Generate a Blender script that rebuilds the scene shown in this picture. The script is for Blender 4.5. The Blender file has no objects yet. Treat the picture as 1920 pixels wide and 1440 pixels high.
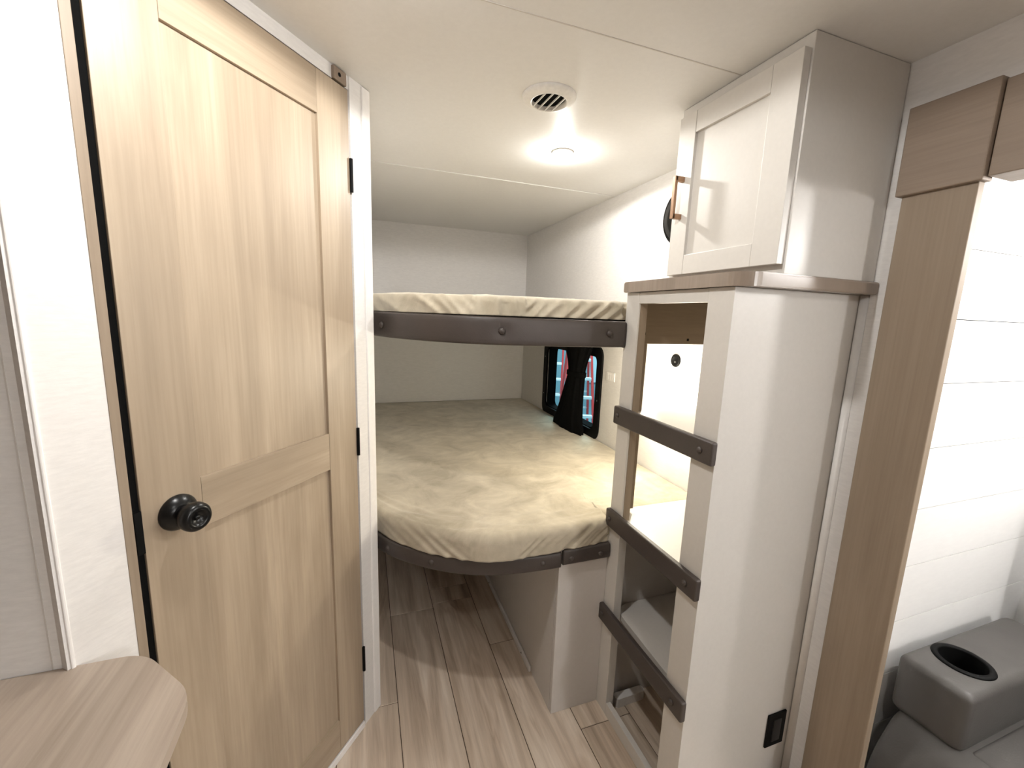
import bpy, bmesh, math, random
from mathutils import Vector, Matrix, noise
random.seed(4)
scn = bpy.context.scene
COL = scn.collection

# ------------------------------------------------------------------ camera
def look_matrix(roll, pitch, yaw):
    r, p, y = (math.radians(a) for a in (roll, pitch, yaw))
    A = Matrix(((1,0,0),(0,0,-1),(0,1,0)))
    Ry = Matrix(((math.cos(y),-math.sin(y),0),(math.sin(y),math.cos(y),0),(0,0,1)))
    Rp = Matrix(((1,0,0),(0,math.cos(p),-math.sin(p)),(0,math.sin(p),math.cos(p))))
    Rr = Matrix(((math.cos(r),-math.sin(r),0),(math.sin(r),math.cos(r),0),(0,0,1)))
    M = Rr @ Rp @ A @ Ry                       # world -> camera (x right, y down, z forward)
    flip = Matrix(((1,0,0),(0,-1,0),(0,0,-1)))
    return (flip @ M).transposed()
cam_d = bpy.data.cameras.new('camera')
cam = bpy.data.objects.new('camera', cam_d); COL.objects.link(cam)
cam.matrix_world = Matrix.Translation((0,0,1.4)) @ look_matrix(2.047, 9.417, 19.529).to_4x4()
cam_d.sensor_fit = 'HORIZONTAL'; cam_d.sensor_width = 36; cam_d.lens = 784.9/1920*36
cam_d.clip_start = 0.02
scn.camera = cam

# ------------------------------------------------------------------ world (a daylit hall outside the window)
w = bpy.data.worlds.new('hall_daylight'); scn.world = w; w.use_nodes = True
bgn = w.node_tree.nodes['Background']; bgn.inputs[0].default_value = (0.70,0.88,0.95,1); bgn.inputs[1].default_value = 0.5

vs = scn.view_settings
vs.view_transform = 'Standard'; vs.look = 'None'; vs.gamma = 1; vs.use_curve_mapping = False
vs.exposure = 0.35
scn.display_settings.display_device = 'sRGB'

# ------------------------------------------------------------------ lamps of the place plus one added aisle fill (x, y, z, watts, colour, radius)
LAMPS = {
    'bunk_ceiling':  ((0.712,1.535,1.980), 17.0, (1,0.98,0.94), 0.016),
    'reading':       ((1.050,1.350,1.104), 8.5, (1,0.93,0.77), 0.016),
    'aisle':         ((0.03,0.715,1.980), 17.0, (1,0.985,0.96), 0.024),
    'aisle_fill':    ((0.50,-0.30,1.980), 7.5, (1,0.985,0.96), 0.024),  # no lamp known here; fill added for the floor and front panels
    'slideout':      ((1.75,0.13,1.70), 18.0, (1,0.985,0.97), 0.030),
    'slideout_rear': ((1.50,-1.45,1.70), 26.0, (1,0.985,0.97), 0.030),
}

# ------------------------------------------------------------------ materials
def srgb(r, g, b):
    f = lambda c: (c/255)/12.92 if c/255 <= 0.04045 else ((c/255+0.055)/1.055)**2.4
    return (f(r), f(g), f(b), 1)
def new_mat(name):
    m = bpy.data.materials.new(name); m.use_nodes = True
    nt = m.node_tree; return m, nt, nt.nodes['Principled BSDF']
def tex_coord(nt, scale, rand=False):
    tc = nt.nodes.new('ShaderNodeTexCoord'); mp = nt.nodes.new('ShaderNodeMapping')
    mp.inputs['Scale'].default_value = scale
    if rand:
        oi = nt.nodes.new('ShaderNodeObjectInfo'); mu = nt.nodes.new('ShaderNodeMath'); mu.operation = 'MULTIPLY'
        mu.inputs[1].default_value = 37.0; nt.links.new(oi.outputs['Random'], mu.inputs[0])
        ad = nt.nodes.new('ShaderNodeVectorMath'); ad.operation = 'ADD'
        nt.links.new(tc.outputs['Object'], ad.inputs[0]); nt.links.new(mu.outputs[0], ad.inputs[1])
        nt.links.new(ad.outputs[0], mp.inputs['Vector'])
    else:
        nt.links.new(tc.outputs['Object'], mp.inputs['Vector'])
    return mp
def noise_node(nt, vec, scale, detail=4, rough=0.55, dist=0):
    n = nt.nodes.new('ShaderNodeTexNoise'); n.inputs['Scale'].default_value = scale
    n.inputs['Detail'].default_value = detail; n.inputs['Roughness'].default_value = rough
    n.inputs['Distortion'].default_value = dist
    nt.links.new(vec.outputs[0], n.inputs['Vector']); return n
def ramp(nt, fac, stops):
    r = nt.nodes.new('ShaderNodeValToRGB'); e = r.color_ramp.elements
    while len(e) < len(stops): e.new(0.5)
    for k, (p, c) in enumerate(stops): e[k].position = p; e[k].color = c
    nt.links.new(fac, r.inputs[0]); return r
def bump(nt, b, height, strength, dist=0.002):
    bn = nt.nodes.new('ShaderNodeBump'); bn.inputs['Strength'].default_value = strength
    bn.inputs['Distance'].default_value = dist
    nt.links.new(height, bn.inputs['Height']); nt.links.new(bn.outputs[0], b.inputs['Normal'])
def mix(nt, fac, a, b_, mode='MIX'):
    m = nt.nodes.new('ShaderNodeMix'); m.data_type = 'RGBA'; m.blend_type = mode
    if isinstance(fac, float): m.inputs[0].default_value = fac
    else: nt.links.new(fac, m.inputs[0])
    for v, i in ((a,6),(b_,7)):
        if isinstance(v, tuple): m.inputs[i].default_value = v
        else: nt.links.new(v, m.inputs[i])
    return m.outputs[2]
def paint(name, col, rough=0.5, grain=0.03, scale=(60,60,60), bstr=0.15, spec=0.4):
    m, nt, b = new_mat(name)
    mp = tex_coord(nt, scale); n = noise_node(nt, mp, 1.0, 6, 0.65)
    lo = tuple(c*(1-grain) for c in col[:3])+(1,); hi = tuple(min(1,c*(1+grain)) for c in col[:3])+(1,)
    r = ramp(nt, n.outputs[0], [(0.3,lo),(0.7,hi)])
    nt.links.new(r.outputs[0], b.inputs['Base Color'])
    b.inputs['Roughness'].default_value = rough; b.inputs['Specular IOR Level'].default_value = spec
    if bstr: bump(nt, b, n.outputs[0], bstr, 0.001)
    return m
def wood(name, dark, mid, light, scale, rough=0.45, fine=(220,220,6), rand=False, knots=False, bstr=0.1, spec=0.4):
    m, nt, b = new_mat(name)
    mp = tex_coord(nt, scale, rand); n = noise_node(nt, mp, 1.0, 5, 0.6, 0.6)
    r = ramp(nt, n.outputs[0], [(0.28,dark),(0.5,mid),(0.72,light)])
    mf = tex_coord(nt, fine, rand); nf = noise_node(nt, mf, 1.0, 4, 0.6)
    rf = ramp(nt, nf.outputs[0], [(0.25,(0.84,0.83,0.82,1)),(0.6,(1,1,1,1))])
    c = mix(nt, 0.8, r.outputs[0], rf.outputs[0], 'MULTIPLY')
    if knots:
        mk = tex_coord(nt, knots, rand); nk = noise_node(nt, mk, 1.0, 2, 0.5, 1.6)
        rk = ramp(nt, nk.outputs[0], [(0.60,(1,1,1,1)),(0.66,(0.80,0.76,0.72,1)),(0.70,(0.97,0.96,0.95,1)),(0.76,(0.72,0.67,0.62,1))])
        c = mix(nt, 0.8, c, rk.outputs[0], 'MULTIPLY')
    if rand:
        oi = nt.nodes.new('ShaderNodeObjectInfo')
        rr = ramp(nt, oi.outputs['Random'], [(0,(0.90,0.89,0.88,1)),(1,(1.0,1.0,1.0,1))])
        c = mix(nt, 1.0, c, rr.outputs[0], 'MULTIPLY')
    nt.links.new(c, b.inputs['Base Color']); b.inputs['Roughness'].default_value = rough
    b.inputs['Specular IOR Level'].default_value = spec
    bump(nt, b, nf.outputs[0], bstr, 0.0006)
    return m
def plain(name, col, rough=0.5, metal=0.0, spec=0.5):
    m, nt, b = new_mat(name)
    mp = tex_coord(nt, (90,90,90)); n = noise_node(nt, mp, 1.0, 3)
    lo = tuple(c*0.9 for c in col[:3])+(1,)
    r = ramp(nt, n.outputs[0], [(0.3,lo),(0.7,col)])
    nt.links.new(r.outputs[0], b.inputs['Base Color'])
    b.inputs['Roughness'].default_value = rough; b.inputs['Metallic'].default_value = metal
    b.inputs['Specular IOR Level'].default_value = spec
    return m
def glow(name, col, strength):
    m, nt, b = new_mat(name)
    b.inputs['Emission Color'].default_value = col; b.inputs['Emission Strength'].default_value = strength
    b.inputs['Base Color'].default_value = (0.9,0.9,0.9,1); return m

M = {}
M['wall'] = paint('white_linen_vinyl', srgb(226,223,220), 0.6, 0.05, (35,35,160), 0.25)
M['ceiling'] = paint('ceiling_panel', srgb(229,228,226), 0.42, 0.02, (80,80,80), 0.08, 0.5)
M['white'] = paint('white_trim_paint', srgb(238,235,232), 0.5, 0.03, (60,60,60), 0.1)
M['shiplap'] = paint('shiplap_white', srgb(240,239,237), 0.45, 0.02, (20,20,90), 0.08)
M['greige'] = paint('greige_laminate', srgb(210,206,200), 0.42, 0.02, (90,90,90), 0.06, 0.45)
M['panel_grey'] = paint('bed_base_panel', srgb(208,203,198), 0.5, 0.02, (90,90,90), 0.06)
M['door'] = wood('door_oak', srgb(146,130,111), srgb(166,149,128), srgb(186,169,147), (9,9,0.75), 0.42, (150,150,3.5), spec=0.45)
M['door_rail'] = wood('door_oak_cross', srgb(146,130,111), srgb(166,149,128), srgb(186,169,147), (0.75,9,9), 0.42, (3.5,150,150), spec=0.45)
M['column'] = wood('column_oak', srgb(134,118,101), srgb(145,129,111), srgb(156,140,122), (12,9,0.7), 0.5, (140,140,3), spec=0.3)
M['header'] = wood('header_oak', srgb(126,111,97), srgb(137,121,106), srgb(147,131,116), (12,0.8,9), 0.5, (140,3,140), spec=0.3)
M['plank'] = wood('vinyl_plank', srgb(170,152,133), srgb(214,197,178), srgb(240,227,211), (17,1.2,1), 0.38, (130,5,1), True, (7,1.3,1), 0.12, 0.4)
M['joint'] = plain('plank_joint', srgb(70,56,44), 0.8)
M['counter'] = wood('counter_laminate', srgb(151,137,123), srgb(170,155,141), srgb(185,171,156), (16,1.2,1), 0.4, (170,7,1), spec=0.4)
M['tower_top'] = wood('tower_top_laminate', srgb(136,122,109), srgb(147,133,120), srgb(158,144,131), (3,12,1), 0.25, (8,120,1), spec=0.6)
M['black'] = plain('black_plastic', (0.004,0.004,0.004,1), 0.6, 0, 0.12)
M['knob'] = plain('matte_black_knob', (0.005,0.005,0.005,1), 0.28, 0, 0.35)
M['brass'] = plain('brushed_copper', srgb(165,132,106), 0.35, 0.75)
M['steel'] = plain('zinc_steel', srgb(150,150,150), 0.4, 0.9)
M['vent'] = plain('vent_white', srgb(236,234,230), 0.4)
M['dark'] = plain('dark_duct', (0.012,0.012,0.014,1), 0.6)
M['glow'] = glow('lamp_diffuser', (1,0.93,0.82,1), 30)
M['red'] = plain('red_fibreglass', srgb(205,60,60), 0.5)
M['alu'] = plain('ladder_aluminium', srgb(225,232,235), 0.45, 0.2)
M['hall'] = paint('hall_wall_teal', srgb(128,160,170), 0.7, 0.05)
M['hall_pale'] = paint('hall_panel_pale', srgb(205,232,240), 0.6, 0.03)
def leather(name, c, rough, scale=260, bs=0.25):
    m, nt, b = new_mat(name)
    mp = tex_coord(nt, (1,1,1)); v = nt.nodes.new('ShaderNodeTexVoronoi'); v.inputs['Scale'].default_value = scale
    nt.links.new(mp.outputs[0], v.inputs['Vector'])
    n = noise_node(nt, mp, 9, 4)
    r = ramp(nt, n.outputs[0], [(0.3,tuple(x*0.82 for x in c[:3])+(1,)),(0.7,c)])
    nt.links.new(r.outputs[0], b.inputs['Base Color']); b.inputs['Roughness'].default_value = rough
    bump(nt, b, v.outputs['Distance'], bs, 0.0006); return m
M['pad'] = leather('brown_vinyl_pad', srgb(70,62,58), 0.5)
M['brown'] = wood('brown_inner_face', srgb(118,103,86), srgb(126,110,92), srgb(134,118,99), (2,9,9), 0.6, (5,90,90), spec=0.2)  # darker brown for the tower's upper inner faces
M['sofa'] = leather('grey_brown_leather', srgb(82,79,76), 0.5, 200)
def plush(name, dark, light):
    m, nt, b = new_mat(name)
    mp = tex_coord(nt, (1,1,1)); n = noise_node(nt, mp, 6, 6, 0.65, 0.8)
    mp2 = tex_coord(nt, (10,13,13)); n2 = noise_node(nt, mp2, 1.0, 5, 0.6, 1.0)
    r = ramp(nt, n.outputs[0], [(0.33,dark),(0.66,light)])
    r2 = ramp(nt, n2.outputs[0], [(0.3,(0.86,0.85,0.83,1)),(0.65,(1,1,1,1))])
    c = mix(nt, 0.9, r.outputs[0], r2.outputs[0], 'MULTIPLY')
    nt.links.new(c, b.inputs['Base Color']); b.inputs['Roughness'].default_value = 0.9
    b.inputs['Sheen Weight'].default_value = 0.35; b.inputs['Specular IOR Level'].default_value = 0.1
    n3 = noise_node(nt, mp, 240, 3); bump(nt, b, n3.outputs[0], 0.3, 0.001); return m
M['plush'] = plush('tan_plush', srgb(170,160,140), srgb(206,196,176))
M['curtain'] = plain('black_curtain', (0.004,0.004,0.004,1), 0.95, 0, 0.1)
def glass():
    m = bpy.data.materials.new('window_glass'); m.use_nodes = True; nt = m.node_tree; nt.nodes.clear()
    o = nt.nodes.new('ShaderNodeOutputMaterial'); t = nt.nodes.new('ShaderNodeBsdfTransparent'); g = nt.nodes.new('ShaderNodeBsdfGlossy')
    t.inputs[0].default_value = (0.80,0.93,0.95,1); g.inputs['Roughness'].default_value = 0.02
    x = nt.nodes.new('ShaderNodeMixShader'); x.inputs[0].default_value = 0.05
    nt.links.new(t.outputs[0], x.inputs[1]); nt.links.new(g.outputs[0], x.inputs[2]); nt.links.new(x.outputs[0], o.inputs[0]); return m
M['glass'] = glass()

# ------------------------------------------------------------------ helpers
def link(name, me, mat, parent=None, smooth=False):
    o = bpy.data.objects.new(name, me); COL.objects.link(o)
    if mat: me.materials.append(M[mat] if isinstance(mat, str) else mat)
    if parent: o.parent = parent
    if smooth:
        for p in me.polygons: p.use_smooth = True
    return o
def obj(name, bm, mat, parent=None, smooth=False):
    bmesh.ops.recalc_face_normals(bm, faces=bm.faces)
    me = bpy.data.meshes.new(name); bm.to_mesh(me); bm.free()
    return link(name, me, mat, parent, smooth)
def box(bm, a, b, bev=0.0, seg=2):
    x0,y0,z0 = (min(a[i],b[i]) for i in range(3)); x1,y1,z1 = (max(a[i],b[i]) for i in range(3))
    r = bmesh.ops.create_cube(bm, size=1)
    vs_ = r['verts']
    for v in vs_: v.co = Vector(((x0+x1)/2+v.co.x*(x1-x0), (y0+y1)/2+v.co.y*(y1-y0), (z0+z1)/2+v.co.z*(z1-z0)))
    if bev:
        es = list({e for v in vs_ for e in v.link_edges})
        bmesh.ops.bevel(bm, geom=es, offset=bev, segments=seg, affect='EDGES', profile=0.5)
    return bm
def bx(name, a, b, mat, parent=None, bev=0.0, seg=2):
    return obj(name, box(bmesh.new(), a, b, bev, seg), mat, parent)
def lathe(bm, prof, n=40, axis='z', origin=(0,0,0), caps=True):
    rings = []
    for r, h in prof:
        ring = []
        for k in range(n):
            t = 2*math.pi*k/n; c, s = r*math.cos(t), r*math.sin(t)
            p = {'z':(c,s,h),'x':(h,c,s),'y':(c,h,s)}[axis]
            ring.append(bm.verts.new(Vector(p)+Vector(origin)))
        rings.append(ring)
    for a, b in zip(rings, rings[1:]):
        for k in range(n): bm.faces.new((a[k],a[(k+1)%n],b[(k+1)%n],b[k]))
    if caps and prof[0][0] > 1e-6: bm.faces.new(rings[0])
    if caps and prof[-1][0] > 1e-6: bm.faces.new(rings[-1])
    bmesh.ops.remove_doubles(bm, verts=bm.verts, dist=1e-6)
    return bm
def prism(bm, pts, z0, z1):
    lo = [bm.verts.new((x,y,z0)) for x,y in pts]; hi = [bm.verts.new((x,y,z1)) for x,y in pts]
    n = len(pts); bm.faces.new(lo[::-1]); bm.faces.new(hi)
    for k in range(n): bm.faces.new((lo[k],lo[(k+1)%n],hi[(k+1)%n],hi[k]))
    return bm
def round_poly(pts, rad, seg=6):
    out = []; n = len(pts)
    for k in range(n):
        p = Vector(pts[k]); a = Vector(pts[k-1])-p; b = Vector(pts[(k+1)%n])-p
        r = rad[k] if isinstance(rad,(list,tuple)) else rad
        if r <= 0: out.append(tuple(p)); continue
        r = min(r, a.length*0.48, b.length*0.48)
        A = p+a.normalized()*r; B = p+b.normalized()*r
        for i in range(seg+1):
            t = i/seg; out.append(tuple((1-t)**2*A+2*t*(1-t)*p+t*t*B))
    return out
def tag(o, label=None, cat=None, group=None, kind=None):
    if label: o['label'] = label
    if cat: o['category'] = cat
    if group: o['group'] = group
    if kind: o['kind'] = kind
    return o
def struct(o, label=None, cat=None):
    return tag(o, label, cat, None, 'structure')
def thing(name, label, cat, loc=(0,0,0), rotz=0, group=None, kind=None):
    o = bpy.data.objects.new(name, None); COL.objects.link(o); o.empty_display_size = 0.05
    o.location = loc; o.rotation_euler = (0,0,rotz)
    return tag(o, label, cat, group, kind)
def dup(o, parent=None):
    c = o.copy(); COL.objects.link(c); c.parent = parent
    for ch in [x for x in bpy.data.objects if x.parent == o]: dup(ch, c)
    return c
def interp(pts, x):
    if x <= pts[0][0]: return pts[0][1]
    for (a,b),(c,d) in zip(pts, pts[1:]):
        if x <= c: return b+(d-b)*(x-a)/(c-a)
    return pts[-1][1]
def smooth_curve(pts, n):
    out = []; m = len(pts)
    for i in range(m-1):
        p0 = Vector(pts[max(i-1,0)]); p1 = Vector(pts[i]); p2 = Vector(pts[i+1]); p3 = Vector(pts[min(i+2,m-1)])
        for k in range(n):
            t = k/n
            out.append(0.5*((2*p1)+(p2-p0)*t+(2*p0-5*p1+4*p2-p3)*t*t+(-p0+3*p1-3*p2+p3)*t**3))
    out.append(Vector(pts[-1])); return out

CE = 2.005; XR = 1.207; YB = 3.16; XL = 0.012
YREAR = -2.3; XFAR = -1.5; YG = 0.78          # behind the camera, to the left
# ------------------------------------------------------------------ floor and planks
fl = struct(bx('floor', (XFAR,YREAR,-0.05), (2.12,YB,-0.002), 'joint'), 'light oak vinyl plank floor running into the bunk room', 'floor')
PW = 0.1965
butts = {0:[1.356], 1:[1.812], 2:[0.62,1.95], 3:[1.517], 4:[1.066], -1:[1.15], 5:[1.6]}   # column index from seam x = 0.086
for k in range(-8, 6):
    x0 = 0.086+(k-1)*PW; x1 = x0+PW
    if x0 > XR: continue
    cuts = [YREAR]; first = butts.get(k, [0.3+0.37*((k*5)%4)])[0]
    y = first
    while y-1.22 > YREAR: y -= 1.22
    while y < YB: cuts.append(y); y += 1.22
    if k in butts:
        for b in butts[k][1:]: cuts.append(b)
    cuts = sorted(set(cuts))+[YB]
    for a, b in zip(cuts, cuts[1:]):
        if b-a < 0.1: continue
        bm = box(bmesh.new(), (-(x1-x0)/2+0.0012,-(b-a)/2+0.0012,-0.004), (min(x1,XR-0.001)-(x0+x1)/2-0.0012,(b-a)/2-0.0012,0), 0.0012, 1)
        p = obj('plank', bm, 'plank', fl); p.location = ((x0+x1)/2,(a+b)/2,0)

# ------------------------------------------------------------------ ceiling
ce = struct(bx('ceiling', (XFAR,YREAR,CE), (XR+0.02,YB+0.02,CE+0.05), 'ceiling'), 'smooth off-white ceiling with panel seams', 'ceiling')
bx('seam_batten', (XL,1.943,CE-0.003), (XR,1.957,CE), 'ceiling', ce, 0.0015, 1)
bx('seam_line', (-0.3,0.9035,CE-0.0008), (0.895,0.9065,CE), 'panel_grey', ce)

# ------------------------------------------------------------------ walls
def wall(name, a, b, mat='wall', label=None):
    return struct(bx(name, a, b, mat), label, 'wall')
wall('wall_back', (XL-0.03,YB,0), (XR+0.05,YB+0.05,CE), 'wall', 'pale textured back wall behind the bunks')
wall('wall_bunk_left', (XL-0.03,1.372,0), (XL,YB,CE), 'wall', 'white partition along the left of the bunks')
wall('wall_left', (XFAR,YG,0), (-0.449,YG+0.03,CE), 'wall', 'grey-lit textured wall behind the wooden counter')
wall('wall_far_left', (XFAR-0.03,YREAR,0), (XFAR,YG,CE), 'header', 'brown wood-grain wall far to the left')  # unseen wall; dark wood chosen to weaken the bounced fill
wall('wall_rear', (XFAR,YREAR-0.03,0), (2.12,YREAR,CE), 'header', 'brown wood-grain wall closing the near end of the aisle')  # out of view; kept dark so less light bounces back
# right wall with the window hole
WY0,WY1,WZ0,WZ1 = 2.00,2.655,0.770,1.195
def frame_boxes(bm, axis_boxes):
    for a, b in axis_boxes: box(bm, a, b)
    return bm
SY0 = -1.7                                    # slide-out opening: SY0 .. 0.555
wr = frame_boxes(bmesh.new(), [
    ((XR,0.600,0),(XR+0.045,WY0,CE)), ((XR,WY1,0),(XR+0.045,YB,CE)),
    ((XR,WY0,0),(XR+0.045,WY1,WZ0)), ((XR,WY0,WZ1),(XR+0.045,WY1,CE)),
    ((XR,SY0,1.76),(XR+0.045,0.600,CE)), ((XR,YREAR,0),(XR+0.045,SY0,CE))])
struct(obj('wall_right', wr, 'wall'), 'white textured right wall with the bunk window', 'wall')

# slide-out box: end wall of shiplap boards, outer wall, ceiling
SYE = 0.645; SX1 = 2.10; SZ = 1.775
ws = struct(bx('wall_slideout', (XR+0.046,SYE+0.006,0), (SX1,SYE+0.03,SZ), 'dark'), 'white horizontal shiplap end wall beside the grey sofa', 'wall')
zs = [0.05,0.232,0.403,0.574,0.745,0.916,1.089,1.263,1.427,1.598,SZ]
for z0, z1 in zip(zs, zs[1:]):
    bm = box(bmesh.new(), (-(SX1-XR-0.046)/2,-0.006,-(z1-z0)/2+0.0011), ((SX1-XR-0.046)/2,0.006,(z1-z0)/2-0.0011))
    p = obj('shiplap_board', bm, 'shiplap', ws); p.location = ((XR+0.046+SX1)/2,SYE,(z0+z1)/2)
wall('wall_slideout_outer', (SX1,SY0,0), (SX1+0.03,SYE+0.03,SZ+0.03), 'shiplap', 'white outer wall of the slide-out behind the sofa')
wall('wall_slideout_near', (XR+0.046,SY0-0.03,0), (SX1,SY0,SZ), 'shiplap', 'white near end wall of the slide-out')
struct(bx('ceiling_slideout', (XR+0.046,SY0,SZ), (SX1,SYE+0.03,SZ+0.03), 'ceiling'), 'low white ceiling of the slide-out', 'ceiling')

# wooden surround of the slide-out opening
struct(bx('trim_1', (1.185,0.547,0.0), (XR,0.679,1.705), 'column', None, 0.002), 'tall brown wood-grain column beside the slide-out', 'trim')
struct(bx('trim_2', (1.172,0.537,1.700), (XR,0.687,1.890), 'header', None, 0.003), 'square brown corner block atop the wood column', 'trim')
struct(bx('trim_3', (1.182,SY0-0.1,1.706), (XR+0.06,0.535,1.884), 'header', None, 0.002), 'brown wood-grain header over the slide-out opening', 'trim')
bm = bmesh.new()
prism(bm, [(XR-0.014*math.cos(t*math.pi/16), 0.737-0.014*math.sin(t*math.pi/16)) for t in range(9)]+[(XR,0.737)], 0.0, 1.479)
struct(obj('trim_4', bm, 'white', None, True), 'thin white corner moulding between tall cabinet and wood column', 'trim')

# ------------------------------------------------------------------ diagonal door wall.  local x along the wall, -y into the room
UA = math.radians(38.9); P0 = Vector((-0.021,1.308,0)); ROT = math.pi/2-UA
def dframe(o): o.location = P0; o.rotation_euler = (0,0,ROT); return o
def dbox(name, a, b, mat, parent=None, bev=0.0):
    o = bx(name, a, b, mat, parent, bev)
    return dframe(o) if parent is None else o
bm = frame_boxes(bmesh.new(), [((-0.690,0,0),(-0.597,0.03,CE)), ((-0.597,0.004,1.9725),(0.0,0.035,CE)), ((-0.006,0.0,0),(0.046,0.03,CE)), ((-0.597,0.040,0),(0.0,0.046,1.99))])
wd = struct(obj('wall_door', bm, 'wall'), 'narrow white diagonal wall framing the bathroom door', 'wall'); dframe(wd)
struct(dbox('trim_5', (0.040,-0.004,0.0), (0.073,0.028,CE-0.002), 'white', None, 0.003), 'white corner trim strip right of the hinges', 'trim')
struct(dbox('trim_6', (-0.598,-0.001,0), (-0.583,0.03,1.972), 'column', None, 0.001), 'thin wood jamb strip on the latch side of the door', 'trim')
struct(dbox('trim_7', (-0.583,0.004,0.022), (-0.5705,0.030,1.972), 'curtain'), 'black strip drawing the shade in the door latch gap', 'trim')  # solid black fill stands for the shade in the narrow gap
struct(dbox('trim_8', (-0.66,-0.004,0), (-0.012,0.02,0.022), 'white', None, 0.002), 'white threshold strip under the bathroom door', 'trim')
struct(dbox('trim_9', (-0.686,-0.003,0.0), (-0.680,0.004,CE-0.002), 'white', None, 0.002), 'raised white corner bead beside the counter', 'trim')
struct(dbox('trim_10', (-0.066,-0.004,1.972), (-0.020,0.012,CE-0.002), 'header', None, 0.002), 'small wood block above the top door hinge', 'trim')
struct(bx('trim_11', (-0.4775,YG-0.0008,0.0), (-0.4755,YG+0.001,CE-0.002), 'panel_grey'), 'fine vertical panel seam in the left wall', 'trim')
dr = thing('door_1', 'light oak shaker bathroom door with black knob', 'door', P0, ROT, None, 'structure')
DT = 0.026; z0, z1 = 0.026, 1.968; s0, s1 = -0.570, -0.013
bx('stile', (s0,0,z0), (-0.466,DT,z1), 'door', dr, 0.001); bx('stile', (-0.122,0,z0), (s1,DT,z1), 'door', dr, 0.001)
for a, b in ((1.868,z1),(0.955,1.059),(z0,0.135)): bx('rail', (-0.4655,0.0003,a), (-0.1225,DT,b), 'door_rail', dr, 0.0008)
for a, b in ((1.059,1.868),(0.135,0.955)): bx('panel', (-0.470,0.0075,a-0.004), (-0.118,0.020,b+0.004), 'door', dr)
for a, b in ((1.715,1.801),(0.963,1.048),(0.215,0.303)):
    h = bmesh.new(); lathe(h, [(0.0045,a),(0.0045,b)], 12, 'z', (-0.0095,-0.003,0)); box(h, (-0.013,-0.0015,a), (-0.006,0.001,b)); obj('hinge', h, 'black', dr)
kb = bmesh.new(); lathe(kb, [(0.0,-0.002),(0.017,-0.002),(0.017,-0.024),(0.021,-0.030),(0.0255,-0.036),(0.0275,-0.044),(0.0270,-0.052),(0.0235,-0.058),(0.0175,-0.0605),(0.0135,-0.058),(0.0108,-0.053),(0.0,-0.052)], 44, 'y', (-0.512,0,1.007))
kn = obj('door_knob', kb, 'knob', dr, True)
rb = bmesh.new(); lathe(rb, [(0.0345,0.0),(0.0345,-0.003),(0.032,-0.008),(0.025,-0.014),(0.0165,-0.020)], 40, 'y', (-0.512,0,1.007)); obj('rosette', rb, 'knob', kn, True)
kh = bmesh.new(); lathe(kh, [(0.0045,-0.051),(0.0045,-0.0545),(0.0035,-0.0555),(0,-0.0555)], 18, 'y', (-0.512,0,1.007)); obj('lock_button', kh, 'knob', kn, True)
bx('latch_plate', (-0.582,-0.0015,0.955), (-0.5705,0.0045,1.035), 'black', dr)
screw = bmesh.new(); lathe(screw, [(0.005,-0.0046),(0.005,0.0)], 14, 'y', (-0.046,0,1.988)); s_ = obj('screw_hole', screw, 'black', bpy.data.objects['trim_10'])

# ------------------------------------------------------------------ ladder tower
CX, CY0, CY1, CT = 0.783, 0.740, 1.152, 1.480
tw = thing('shelf_tower', 'tall greige open shelf tower with ladder rungs under the brown top', 'cabinet')
bm = bmesh.new(); prism(bm, [(CX,CY0),(XR-0.002,CY0),(XR-0.002,CY0+0.018),(CX+0.0185,CY0+0.018),(CX+0.0185,0.816),(CX,0.816)], 0.0, CT-0.001)
obj('end_panel', bm, 'greige', tw)
bx('stile', (CX,1.088,0), (CX+0.030,CY1,CT-0.001), 'greige', tw, 0.0012)
bx('rail', (CX+0.0003,0.8165,1.446), (CX+0.019,1.0875,CT-0.001), 'greige', tw, 0.001)
bx('rail', (CX+0.0003,0.8165,0.0), (CX+0.019,1.0875,0.048), 'greige', tw, 0.001)
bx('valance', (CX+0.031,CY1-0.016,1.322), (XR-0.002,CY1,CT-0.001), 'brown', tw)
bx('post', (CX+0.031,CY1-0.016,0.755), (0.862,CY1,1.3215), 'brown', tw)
bx('post_inner_face', (CX+0.006,1.0862,0.742), (CX+0.0305,1.0879,1.4455), 'column', tw)  # thin darker brown face, only beside the two upper openings
bx('back_panel', (CX+0.031,CY1-0.014,0.0), (XR-0.002,CY1,0.718), 'panel_grey', tw)
bx('shelf', (CX+0.020,CY0+0.019,1.078), (XR-0.002,1.176,1.098), 'greige', tw, 0.001)
bx('shelf', (CX+0.020,CY0+0.019,0.719), (XR-0.002,1.174,0.739), 'greige', tw, 0.001)
bm = bmesh.new(); prism(bm, round_poly([(CX+0.020,CY0+0.019),(XR-0.002,CY0+0.019),(XR-0.002,CY1-0.015),(CX+0.033,CY1-0.015)], [0,0,0,0.07]), 0.369, 0.389)
obj('shelf', bm, 'greige', tw)
cb = bmesh.new(); prism(cb, round_poly([(0.835,1.095),(0.96,1.098),(0.96,1.125),(0.835,1.125)], 0.012), 0.0, 0.035); obj('skirting_block', cb, 'white', tw)
bx('pin_hole', (1.018,CY1-0.0175,1.333), (1.026,CY1-0.0155,1.341), 'black', tw)
bx('pin_hole', (0.846,CY1-0.0175,1.350), (0.851,CY1-0.0155,1.358), 'black', tw)
op = thing('outlet_plate', 'black outlet plate low on the tall shelf tower end panel', 'outlet')
bx('plate', (1.102,CY0-0.006,0.147), (1.174,CY0-0.0003,0.259), 'black', op, 0.002)
bx('socket', (1.122,CY0-0.008,0.165), (1.154,CY0-0.0055,0.241), 'knob', op, 0.001)
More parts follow.
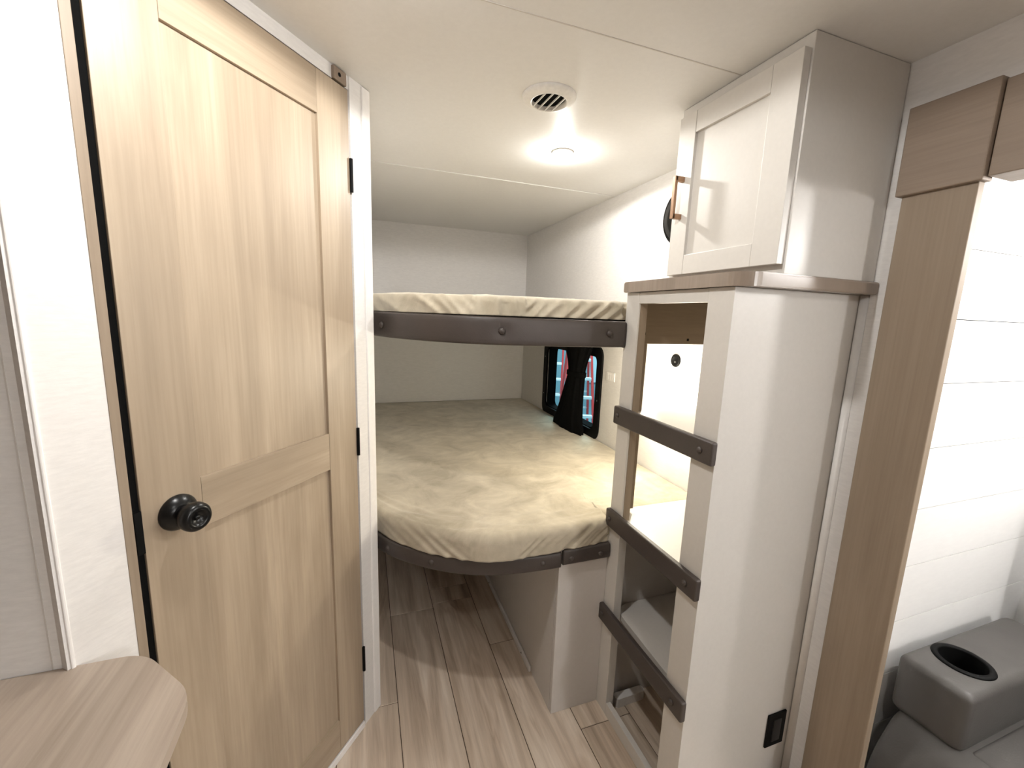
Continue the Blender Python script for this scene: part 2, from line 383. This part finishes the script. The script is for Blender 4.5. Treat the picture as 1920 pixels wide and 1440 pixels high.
# ladder rungs: padded bars fixed on the tower
names = ['top', 'middle', 'bottom']
labs = ['dark padded ladder rung just under the open cubby, highest of three', 'dark padded ladder rung level with the lower mattress on the shelf tower', 'dark padded ladder rung nearest the floor on the shelf tower']
for (a, b), lb in zip(((1.060,1.119),(0.703,0.763),(0.347,0.407)), labs):
    rg = thing('ladder_rung', lb, 'ladder rung', (0,0,0), 0, 'padded ladder rungs on the shelf tower')
    bx('bar', (CX-0.018,0.734,a), (CX-0.0004,1.153,b), 'pad', rg, 0.005, 3)
    for y in (0.772,1.128):
        st = bmesh.new(); lathe(st, [(0.0085,CX-0.0175),(0.008,CX-0.0205),(0.005,CX-0.0235),(0,CX-0.0245)], 20, 'x', (0,y,(a+b)/2+0.001)); obj('stud', st, 'pad', rg, True)
# countertop on the tower
ct = bmesh.new(); pts = round_poly([(0.769,1.160),(0.769,0.733),(0.802,0.708),(1.1700,0.708),(1.1700,0.7165),(XR-0.002,0.7165),(XR-0.002,1.160)], [0.012,0.03,0.03,0,0,0,0])
pts = round_poly([(0.769,1.160),(0.769,0.735),(0.800,0.706),(XR-0.002,0.706),(XR-0.002,1.160)], [0.012,0.03,0.03,0,0])
prism(ct, pts, CT, CT+0.031)
bmesh.ops.bevel(ct, geom=[e for e in ct.edges if abs(e.verts[0].co.z-e.verts[1].co.z)<1e-6], offset=0.005, segments=3, affect='EDGES', profile=0.5)
tag(obj('tower_countertop', ct, 'tower_top'), 'brown laminate slab between the wall cabinet and the open shelf tower', 'countertop')
# ------------------------------------------------------------------ wall cabinet
uc = thing('wall_cabinet', 'greige wall cabinet with shaker door and copper pull up at the ceiling', 'cabinet')
UX, UY0, UY1, UZ0 = 0.896, 0.719, 1.106, CT+0.032
bx('carcass', (UX,UY0,UZ0), (XR-0.002,UY1,CE-0.001), 'greige', uc, 0.0015)
dz0, dz1, dy0, dy1, dx = 1.5335, 1.972, 0.7235, 1.0895, 0.875
door = obj('door', box(bmesh.new(), (dx+0.009,dy0+0.06,dz0+0.04), (dx+0.016,dy1-0.05,dz1-0.04)), 'greige', uc)
bx('door_stile', (dx,dy0,dz0), (UX-0.0005,0.795,dz1), 'greige', door, 0.001)
bx('door_stile', (dx,1.025,dz0), (UX-0.0005,dy1,dz1), 'greige', door, 0.001)
bx('door_rail', (dx+0.0003,0.7955,1.915), (UX-0.0005,1.0245,dz1), 'greige', door, 0.001)
bx('door_rail', (dx+0.0003,0.7955,dz0), (UX-0.0005,1.0245,1.587), 'greige', door, 0.001)
hb = bmesh.new(); hx = dx-0.032; hy = 1.055
box(hb, (hx,hy-0.006,1.690), (hx+0.009,hy+0.006,1.806), 0.0012); box(hb, (hx+0.002,hy-0.006,1.690), (dx+0.0005,hy+0.006,1.704), 0.0012); box(hb, (hx+0.002,hy-0.006,1.792), (dx+0.0005,hy+0.006,1.806), 0.0012)
hd = obj('handle', hb, 'brass', door); hd['label'] = 'copper bar pull'

# ------------------------------------------------------------------ bunks
RAIL = [(0.029,1.435),(0.06,1.385),(0.10,1.334),(0.186,1.256),(0.275,1.200),(0.36,1.168),(0.45,1.152),(0.53,1.146),(0.594,1.144)]
RAIL_UP = [(0.029,1.53),(0.06,1.455),(0.10,1.380),(0.186,1.275),(0.275,1.207),(0.36,1.174),(0.45,1.162),(0.55,1.158),(0.66,1.157),(0.781,1.157)]
def pad_strip(name, pts, z0, z1, th, parent, mat='pad', puck=(), lift=0.0):
    cv = smooth_curve([(x,y,0) for x,y in pts], 8); bm = bmesh.new(); rings = []
    sec = []
    r = 0.006; hz = (z1-z0)/2
    for cx, cz, a0 in ((0,-hz+r,-90),(0,hz-r,0)): pass
    prof = [(0,-hz),(-th+r,-hz),(-th+r*0.3,-hz+r*0.3),(-th,-hz+r)]
    for k in range(1,6): prof.append((-th-0.0015*math.sin(math.pi*k/6), -hz+r+(2*hz-2*r)*k/6))
    prof += [(-th,hz-r),(-th+r*0.3,hz-r*0.3),(-th+r,hz),(0,hz)]
    for i, p in enumerate(cv):
        t = (cv[min(i+1,len(cv)-1)]-cv[max(i-1,0)]).normalized(); nrm = Vector((-t.y,t.x,0))   # points to +y
        ring = []
        for d, z in prof:
            dd = d
            if d < -th+0.001:
                for ux in puck:
                    q = math.hypot((p.x-ux), (z)*1.0); dd += 0.006*math.exp(-(q/0.020)**2)
            ring.append(bm.verts.new(p+nrm*dd+Vector((0,0,(z0+z1)/2+z+lift*(0.78-p.x)/0.75))))
        rings.append(ring)
    n = len(prof)
    for a, b in zip(rings, rings[1:]):
        for k in range(n): bm.faces.new((a[k],a[(k+1)%n],b[(k+1)%n],b[k]))
    bm.faces.new(rings[0]); bm.faces.new(rings[-1])
    return obj(name, bm, mat, parent, True)
def studs(parent, pts, xs, z, th, r=0.0095):
    for x in xs:
        y = interp([(p[0],p[1]) for p in smooth_curve([(a,b,0) for a,b in pts], 8)], x)
        y2 = interp([(p[0],p[1]) for p in smooth_curve([(a,b,0) for a,b in pts], 8)], x+0.01)
        nrm = Vector((y2-y,-0.01,0)).normalized()
        bm = bmesh.new(); lathe(bm, [(r,0),(r*0.92,0.003),(r*0.6,0.0065),(0,0.008)], 20, 'z')
        rot = Vector((0,0,1)).rotation_difference(nrm).to_matrix().to_4x4()
        bmesh.ops.transform(bm, matrix=Matrix.Translation(Vector((x,y,z))+nrm*(th-0.001)) @ rot, verts=bm.verts)
        obj('stud', bm, 'pad', parent, True)
def platform_pts(curve, inset):
    c = [(x, y+inset) for x, y in curve]
    return c

# lower bunk: base panels, platform, padded edge
lb = thing('lower_bunk', 'lower bunk base with curved dark padded edge over the open floor', 'bunk bed')
pl = [(x,y+0.002) for x,y in RAIL]+[(0.5965,1.164),(0.782,1.164),(0.782,1.180),(XR-0.003,1.180),(XR-0.003,YB-0.003),(0.029,YB-0.003)]
bm = bmesh.new(); prism(bm, pl, 0.585, 0.640); obj('platform', bm, 'panel_grey', lb)
bx('front_panel', (0.5975,1.148,0.0), (0.7825,1.163,0.640), 'panel_grey', lb, 0.001)
bx('side_panel', (0.5965,1.1645,0.0), (0.612,YB-0.003,0.584), 'panel_grey', lb, 0.001)
sb = bx('skirting_strip', (0.586,1.335,0.0), (0.5962,2.9,0.026), 'white', lb, 0.003)
for y in (1.42,1.90):
    q = bmesh.new(); lathe(q, [(0.0035,0.5853),(0.0035,0.588)], 12, 'x', (0,y,0.016)); obj('screw', q, 'black', sb)
R1 = pad_strip('padded_edge', RAIL, 0.582, 0.637, 0.016, lb)
studs(R1, RAIL, (0.072,0.196,0.530), 0.610, 0.016)
R2 = pad_strip('padded_edge', [(0.604,1.1475),(0.66,1.1475),(0.72,1.1475),(0.779,1.1475)], 0.586, 0.640, 0.016, lb)
studs(R2, [(0.604,1.1475),(0.66,1.1475),(0.72,1.1475),(0.779,1.1475)], (0.632,0.742), 0.608, 0.016)
bs = bx('baseboard', (XL+0.0005,1.50,0.0), (XL+0.011,2.9,0.075), 'white', lb, 0.003)
bs.parent = None; bs.name = 'baseboard_left'; struct(bs, 'white baseboard along the partition under the lower bunk', 'baseboard')
q = bmesh.new(); lathe(q, [(0.004,XL+0.0108),(0.004,XL+0.0125)], 12, 'x', (0,1.55,0.045)); obj('screw', q, 'black', bs)

# upper bunk
ub = thing('upper_bunk', 'upper bunk platform with wide dark padded rail above the window', 'bunk bed')
pl = [(x,y+0.002) for x,y in RAIL_UP]+[(0.7835,1.180),(XR-0.003,1.180),(XR-0.003,YB-0.003),(0.029,YB-0.003)]
bm = bmesh.new(); prism(bm, pl, 1.325, 1.391); obj('platform', bm, 'panel_grey', ub)
R3 = pad_strip('padded_rail', RAIL_UP, 1.308, 1.3885, 0.018, ub, 'pad', (0.068,0.376,0.722), 0.006)
studs(R3, RAIL_UP, (0.068,0.376,0.722), 1.352, 0.017, 0.0105)

# mattresses: draped plush strip, front edge follows the curve
def fold(u, v, seed, freq):
    a = noise.noise(Vector((u*freq, v*freq*0.35, seed)))
    return 1-abs(a)*2.0
def mattress(name, curve, bulge, z0, z1, wr, label, seed, rad=0.03, crown=0.006):
    cs = [(p.x,p.y) for p in smooth_curve([(a,b,0) for a,b in curve], 8)]
    N = 230; bm = bmesh.new(); x0, x1 = XL+0.006, XR-0.006
    rows = []; prof = []
    hs = z1-z0
    for k in range(13): prof.append(('s', k/12))
    for k in range(1,9): prof.append(('a', k/8))
    T = 90
    for k in range(1,T+1): prof.append(('t', (k/T)**1.6))
    prof.append(('b', 0.5)); prof.append(('b', 1.0))
    for i in range(N+1):
        x = x0+(x1-x0)*i/N
        yf = interp(cs, x)-bulge
        if x > 0.779: yf = 1.186
        col = []
        for kind, t in prof:
            if kind == 's':
                z = z0+(hs-rad)*t; y = yf
                nrm = Vector((0,-1,0))
            elif kind == 'a':
                a = math.pi/2*t; y = yf+rad*(1-math.cos(a)); z = z1-rad+rad*math.sin(a); nrm = Vector((0,-math.cos(a),math.sin(a)))
            elif kind == 't':
                y = yf+rad+(YB-0.01-yf-rad)*t; z = z1+crown*math.sin(math.pi*t); nrm = Vector((0,0,1))
            else:
                y = YB-0.01; z = z1-(z1-z0)*t; nrm = Vector((0,0,0))
            dist = (z-z0) if kind == 's' else (hs+(y-yf))
            d = 0
            if kind in 'sa':
                sl = x*1.0+(z-z0)*(1.1 if x < 0.30 else -1.3 if x > 0.45 else 0.1)+0.02*noise.noise(Vector((x*6,z*9,seed)))
                g = 1-abs(noise.noise(Vector((sl*22, (z-z0)*3, seed+2))))*2
                d = wr*(g-0.5)*1.5+wr*0.8*noise.noise(Vector((x*5,z*8,seed)))
                if kind == 'a': d *= (1-t)
            elif kind == 't':
                dd = y-yf; e = math.exp(-dd/0.13)
                g = 1-abs(noise.noise(Vector((x*9+2*noise.noise(Vector((x*4,y*4,seed))), dd*26, seed+5))))*2
                k_ = min(1, max(0, dd-rad)/0.03); d = 0.010*e*k_*(g-0.4)+k_*0.003*noise.noise(Vector((x*5,y*5,seed)))+0.0012*noise.noise(Vector((x*22,y*22,seed+1)))
                if y > YB-0.08 or x > XR-0.05: d *= 0.4
            p = Vector((x,y,z))+nrm*d
            col.append(bm.verts.new(p))
        rows.append(col)
    n = len(prof)
    for a, b in zip(rows, rows[1:]):
        for k in range(n-1): bm.faces.new((a[k],b[k],b[k+1],a[k+1]))
        bm.faces.new((a[n-1],b[n-1],b[0],a[0]))
    bm.faces.new(rows[0]); bm.faces.new(rows[-1])
    o = obj(name, bm, 'plush', None, True)
    return tag(o, label, 'mattress')
LM = [(0.029,1.432),(0.06,1.375),(0.10,1.318),(0.185,1.234),(0.268,1.176),(0.335,1.146),(0.40,1.134),(0.446,1.131),(0.589,1.136),(0.775,1.146)]
UM = [(x,y) for x,y in RAIL_UP]
mattress('lower_mattress', LM, 0.004, 0.641, 0.726, 0.005, 'tan plush mattress on the lower bunk below the curtained window', 3.1)
mattress('upper_mattress', UM, 0.002, 1.3955, 1.453, 0.0085, 'tan plush mattress on the upper bunk with wrinkled front edge', 8.4, 0.022)

# ------------------------------------------------------------------ window
wn = thing('window_1', 'black-framed bunk window with rounded corners', 'window', (0,0,0), 0, None, 'structure')
def rrect(y0, y1, z0, z1, r, seg=8): return round_poly([(y0,z0),(y1,z0),(y1,z1),(y0,z1)], r, seg)
def ring_x(bm, outer, inner, xa, xb):
    n = len(outer); V = [[bm.verts.new((x,p[0],p[1])) for p in L] for x in (xa,xb) for L in (outer,inner)]
    oa, ia, ob, ib = V
    for k in range(n):
        j = (k+1)%n
        for q in ((oa[k],oa[j],ia[j],ia[k]),(ob[k],ib[k],ib[j],ob[j]),(oa[k],ob[k],ob[j],oa[j]),(ia[k],ia[j],ib[j],ib[k])): bm.faces.new(q)
    return bm
bm = ring_x(bmesh.new(), rrect(1.945,2.712,0.722,1.247,0.07), rrect(1.995,2.660,0.775,1.192,0.045), XR-0.012, XR-0.0005); obj('window_frame', bm, 'black', wn)
bm = ring_x(bmesh.new(), rrect(2.0005,2.6545,0.7705,1.1945,0.02), rrect(2.008,2.645,0.780,1.186,0.045), XR, XR+0.060); obj('window_sleeve', bm, 'curtain', wn)
bx('pane', (XR+0.050,2.004,0.775), (XR+0.054,2.650,1.190), 'glass', wn)
for y, z in ((2.686,1.12),(2.686,0.86),(1.968,0.95)):
    q = bmesh.new(); lathe(q, [(0.004,XR-0.0135),(0.004,XR-0.0115)], 10, 'x', (0,y,z)); obj('screw', q, 'steel', wn)
# curtain: gathered, tied at the middle, tail resting on the mattress
cu = thing('curtain', 'black curtain tied in the middle over the bunk window', 'curtain')
bm = bmesh.new(); rows = []; NZ = 46; NU = 72
keys_c = [(0.73,2.226),(0.77,2.226),(0.95,2.185),(1.07,2.152),(1.12,2.150),(1.235,2.151)]
keys_h = [(0.73,0.180),(0.76,0.178),(0.79,0.158),(0.82,0.145),(0.90,0.120),(1.00,0.096),(1.06,0.082),(1.10,0.080),(1.15,0.098),(1.235,0.145)]
for i in range(NZ+1):
    z = 0.732+(1.235-0.732)*i/NZ; c = interp(keys_c, z); h = interp(keys_h, z); ring = []
    for k in range(NU):
        t = 2*math.pi*k/NU; rip = 1+0.07*math.sin(t*9+z*3)+0.04*math.sin(t*17+1.3)
        ring.append(bm.verts.new((1.157+0.034*math.sin(t)*rip*(0.8+h*1.5), c+h*math.cos(t)*rip, z)))
    rows.append(ring)
for a, b in zip(rows, rows[1:]):
    for k in range(NU): bm.faces.new((a[k],a[(k+1)%NU],b[(k+1)%NU],b[k]))
bm.faces.new(rows[0]); bm.faces.new(rows[-1]); obj('drape', bm, 'curtain', cu, True)
bm = bmesh.new(); n = 40; o_ = []
for z, s in ((1.060,1.0),(1.063,1.06),(1.087,1.06),(1.090,1.0)):
    o_.append([bm.verts.new((1.157+0.037*math.sin(2*math.pi*k/n)*s, 2.152+0.090*math.cos(2*math.pi*k/n)*s, z)) for k in range(n)])
for a, b in zip(o_, o_[1:]):
    for k in range(n): bm.faces.new((a[k],a[(k+1)%n],b[(k+1)%n],b[k]))
obj('tie_band', bm, 'curtain', cu, True)
bx('curtain_rod', (1.150,1.99,1.236), (1.162,2.32,1.246), 'black', cu, 0.003)
bx('rod_bracket', (1.155,2.19,1.2365), (XR-0.0125,2.205,1.2455), 'black', cu)

# hall outside the window: floor, wall and two stepladders
struct(bx('ground_outside', (1.7,3.3,-0.92), (9.0,12.0,-0.9), 'hall'), 'grey-blue hall floor outside the window', 'ground')
struct(bx('wall_hall', (1.7,9.4,-0.9), (9.0,9.5,3.6), 'hall'), 'teal hall wall seen through the window', 'wall')
struct(bx('door_2', (5.36,9.34,-0.25), (6.4,9.399,1.4), 'hall_pale'), 'pale panel on the teal hall wall outside', 'door')
hl = bpy.data.lights.new('hall_fill', 'AREA'); hl.energy = 420; hl.size = 2.0; hl.color = (0.80,0.95,1.0)  # added area light without a fixture, brightens the ladders and hall
ho = bpy.data.objects.new('hall_fill', hl); COL.objects.link(ho); ho.location = (2.6,4.9,4.2); ho.rotation_euler = (math.radians(18),math.radians(-8),0)
def stepladder(label, base, rot, width_t, width_b, height, lean, nsteps):
    t = thing('stepladder', label, 'ladder', base, rot, 'stepladders standing outside the window')
    for s in (-1,1):
        for sgn, nm in ((1,'front_rail'),(-1,'rear_rail')):
            a = Vector((s*width_b/2, -sgn*lean, 0)); b = Vector((s*width_t/2, -sgn*0.04, height)); bm = bmesh.new()
            d = (b-a); L = d.length; box(bm, (-0.016,-0.035,0), (0.016,0.035,L))
            q = Vector((0,0,1)).rotation_difference(d.normalized()).to_matrix().to_4x4()
            bmesh.ops.transform(bm, matrix=Matrix.Translation(a) @ q, verts=bm.verts); obj(nm, bm, 'red', t)
    for k in range(1,nsteps+1):
        f = k/(nsteps+1); z = height*f; wd_ = width_b+(width_t-width_b)*f-0.03; y = -(lean+(0.04-lean)*f)
        bx('step', (-wd_/2,y-0.045,z-0.02), (wd_/2,y+0.045,z+0.02), 'alu', t, 0.004)
        bx('rear_brace', (-wd_/2,-y-0.012,z-0.012), (wd_/2,-y+0.012,z+0.012), 'alu', t)
    bx('top_cap', (-width_t/2-0.03,-0.09,height), (width_t/2+0.03,0.09,height+0.05), 'red', t, 0.01)
    return t
stepladder('red stepladder with pale steps outside, just left of the tied curtain', (3.25,7.04,-0.9), math.radians(-25), 0.42, 0.42, 2.6, 0.12, 8)
stepladder('red stepladder with pale steps outside, its rail leaning right of the curtain', (3.11,5.73,-0.9), math.radians(-22), 0.24, 0.56, 2.5, 0.45, 8)

# ------------------------------------------------------------------ small wall fittings
sw = thing('switch_plate', 'small white three-switch plate beside the bunk window', 'switch')
bx('plate', (XR-0.004,1.828,1.076), (XR-0.0003,1.906,1.122), 'white', sw, 0.001)
for k in range(3): bx('rocker', (XR-0.0048,1.837+k*0.022,1.083), (XR-0.0035,1.853+k*0.022,1.115), 'white', sw, 0.001)
so = thing('round_socket', 'small round grey socket on the lit wall above the top shelf', 'socket')
q = bmesh.new(); lathe(q, [(0.027,XR-0.0003),(0.027,XR-0.004),(0.024,XR-0.007),(0.017,XR-0.007),(0.015,XR-0.004),(0,XR-0.004)], 30, 'x', (0,1.395,1.237)); obj('ring', q, 'black', so, True)
q = bmesh.new(); lathe(q, [(0.004,XR-0.004),(0.004,XR-0.006),(0,XR-0.006)], 12, 'x', (0,1.395,1.231)); obj('contact', q, 'steel', so)
sp = thing('wall_speaker', 'round black speaker on the wall half hidden by the wall cabinet', 'speaker')
q = bmesh.new(); lathe(q, [(0.115,XR-0.0003),(0.115,XR-0.008),(0.108,XR-0.016),(0.098,XR-0.018)], 48, 'x', (0,1.430,1.812)); obj('bezel', q, 'black', sp, True)
q = bmesh.new(); lathe(q, [(0.097,XR-0.0185),(0.07,XR-0.022),(0,XR-0.024)], 48, 'x', (0,1.430,1.812)); obj('grille', q, 'knob', sp, True)

# ------------------------------------------------------------------ ceiling vent
vt = thing('ceiling_vent', 'round white ceiling vent with slanted wire slats', 'vent', (0.502,1.190,CE))
q = bmesh.new(); lathe(q, [(0.076,0),(0.076,-0.004),(0.072,-0.008),(0.062,-0.012),(0.053,-0.016),(0.049,-0.015),(0.047,-0.004)], 56, caps=False); obj('ring', q, 'vent', vt, True)
q = bmesh.new(); lathe(q, [(0.048,-0.002),(0,-0.0015)], 40); obj('duct', q, 'curtain', vt)
for k in range(4):
    off = -0.030+k*0.020; L = math.sqrt(0.049**2-off**2); bm = bmesh.new(); box(bm, (-L,off-0.0014,-0.0155), (L,off+0.0014,-0.0115))
    bmesh.ops.rotate(bm, verts=bm.verts, matrix=Matrix.Rotation(math.radians(93),3,'Z')); obj('slat', bm, 'vent', vt)

# ------------------------------------------------------------------ lamps
def lamp(key, name, label, up=True, group=None):
    loc, W, c, r = LAMPS[key]
    t = thing(name, label, 'light', (loc[0],loc[1],CE), 0, group)
    if key.startswith('slideout'): t.location.z = SZ
    top = t.location.z-loc[2]
    q = bmesh.new(); lathe(q, [(0.040,0),(0.040,-0.003),(0.037,-0.005),(0.026,-0.0055)], 40); obj('base', q, 'vent', t, True)
    q = bmesh.new(); lathe(q, [(0.026,-0.0052),(0.024,-0.0075),(0.014,-0.009),(0,-0.0095)], 36); obj('lens', q, 'glow', t, True)
    spill = 1.0 if key.startswith('slideout') else 0.16        # a flush puck throws most of its light downwards
    for kind, e in (('POINT', W*spill), ('SPOT', W*(1-spill))):
        if e <= 0: continue
        ld = bpy.data.lights.new(name, kind); ld.energy = e; ld.color = c; ld.shadow_soft_size = r
        if kind == 'SPOT': ld.spot_size = math.radians(176); ld.spot_blend = 0.12
        lo = bpy.data.objects.new('bulb_light', ld); COL.objects.link(lo); lo.location = loc
    return t
lamp('bunk_ceiling', 'ceiling_light', 'bright round ceiling light over the upper bunk behind the vent')
lamp('aisle', 'ceiling_light', 'round ceiling light above the aisle before the bathroom door')
lamp('aisle_fill', 'ceiling_light', 'added fill light over the aisle, drawn as a round ceiling light')
lamp('slideout', 'ceiling_light', 'round ceiling light in the slide-out above the sofa armrest')
lamp('slideout_rear', 'ceiling_light', 'round ceiling light at the near end of the slide-out')
loc, W, c, r = LAMPS['reading']
rl = thing('reading_light', 'small reading light on the wall behind the shelf tower post', 'light', (XR,loc[1],loc[2]))
q = bmesh.new(); lathe(q, [(0.030,-0.0003),(0.030,-0.008),(0.024,-0.012),(0.010,-0.014),(0.006,-0.020),(0.006,-0.135)], 32, 'x'); obj('base', q, 'vent', rl, True)
ld = bpy.data.lights.new('reading', 'POINT'); ld.energy = W; ld.color = c; ld.shadow_soft_size = r
lo = bpy.data.objects.new('bulb_light', ld); COL.objects.link(lo); lo.location = loc

# ------------------------------------------------------------------ counter at the left
cn = thing('counter', 'light wood-grain counter with clipped rounded corner beside the oak door', 'counter')
bm = bmesh.new()
pts = round_poly([(-1.2,0.779),(-0.358,0.779),(-0.258,0.670),(-0.243,0.10),(-1.2,0.10)], [0,0.035,0.035,0.04,0])
prism(bm, pts, 0.801, 0.820)
bmesh.ops.bevel(bm, geom=[e for e in bm.edges if abs(e.verts[0].co.z-e.verts[1].co.z)<1e-6], offset=0.004, segments=3, affect='EDGES', profile=0.5)
obj('worktop', bm, 'counter', cn)
bx('base_cabinet', (-1.2,0.14,0.0), (-0.42,0.775,0.8005), 'greige', cn, 0.002)

# ------------------------------------------------------------------ sofa in the slide-out
sf = thing('sofa', 'grey-brown leather sofa with cup holder armrest in the slide-out', 'sofa')
def soft(name, a, b, bev, parent, seg=5): return obj(name, box(bmesh.new(), a, b, bev, seg), 'sofa', parent, True)
def profile_y(name, prof, y0, y1, bev, parent):
    bm = bmesh.new(); lo = [bm.verts.new((x,y0,z)) for x,z in prof]; hi = [bm.verts.new((x,y1,z)) for x,z in prof]
    n = len(prof); bm.faces.new(lo); bm.faces.new(hi[::-1])
    for k in range(n): bm.faces.new((lo[k],lo[(k+1)%n],hi[(k+1)%n],hi[k]))
    bmesh.ops.recalc_face_normals(bm, faces=bm.faces)
    bmesh.ops.bevel(bm, geom=[e for e in bm.edges if abs(e.verts[0].co.y-e.verts[1].co.y)<1e-6], offset=bev, segments=4, affect='EDGES', profile=0.5)
    return obj(name, bm, 'sofa', parent, True)
front = round_poly([(1.275,0.03),(1.75,0.03),(1.75,0.350),(1.385,0.350),(1.300,0.230)], [0.01,0.01,0.02,0.05,0.06])
profile_y('seat_front', front, -1.0, 0.590, 0.020, sf)
soft('seat_cushion', (1.42,-0.95,0.300), (1.935,0.45,0.3535), 0.012, sf)
soft('backrest', (1.935,-1.0,0.20), (2.08,0.47,0.93), 0.05, sf)
arm = bmesh.new(); box(arm, (1.393,0.455,0.335), (1.934,0.612,0.505), 0.024, 5)
cv_ = bmesh.new()
ao = obj('armrest', arm, 'sofa', sf, True)
cup_c = (1.532,0.536)
cut = obj('cutter', lathe(bmesh.new(), [(0.050,0.42),(0.050,0.60)], 48, 'z', (cup_c[0],cup_c[1],0)), 'black')
md = ao.modifiers.new('cup', 'BOOLEAN'); md.object = cut; md.operation = 'DIFFERENCE'; md.solver = 'EXACT'
dg = bpy.context.evaluated_depsgraph_get(); me2 = bpy.data.meshes.new_from_object(ao.evaluated_get(dg))
ao.modifiers.clear(); ao.data = me2
bpy.data.objects.remove(cut)
for p in me2.polygons: p.use_smooth = True
try: me2.set_sharp_from_angle(angle=math.radians(35))
except Exception: pass
q = bmesh.new(); lathe(q, [(0.049,0.430),(0.049,0.505),(0.0495,0.5085),(0.054,0.5105),(0.062,0.5085),(0.064,0.5052),(0.0505,0.5048),(0.0505,0.428),(0.0,0.428),(0.0,0.430),(0.049,0.430)], 56, 'z', (cup_c[0],cup_c[1],0))
obj('cup_holder', q, 'black', sf, True)
soft('armrest', (1.393,-1.10,0.335), (1.934,-0.96,0.505), 0.024, sf)
bx('base', (1.40,-0.98,0.0), (2.05,0.57,0.032), 'black', sf)
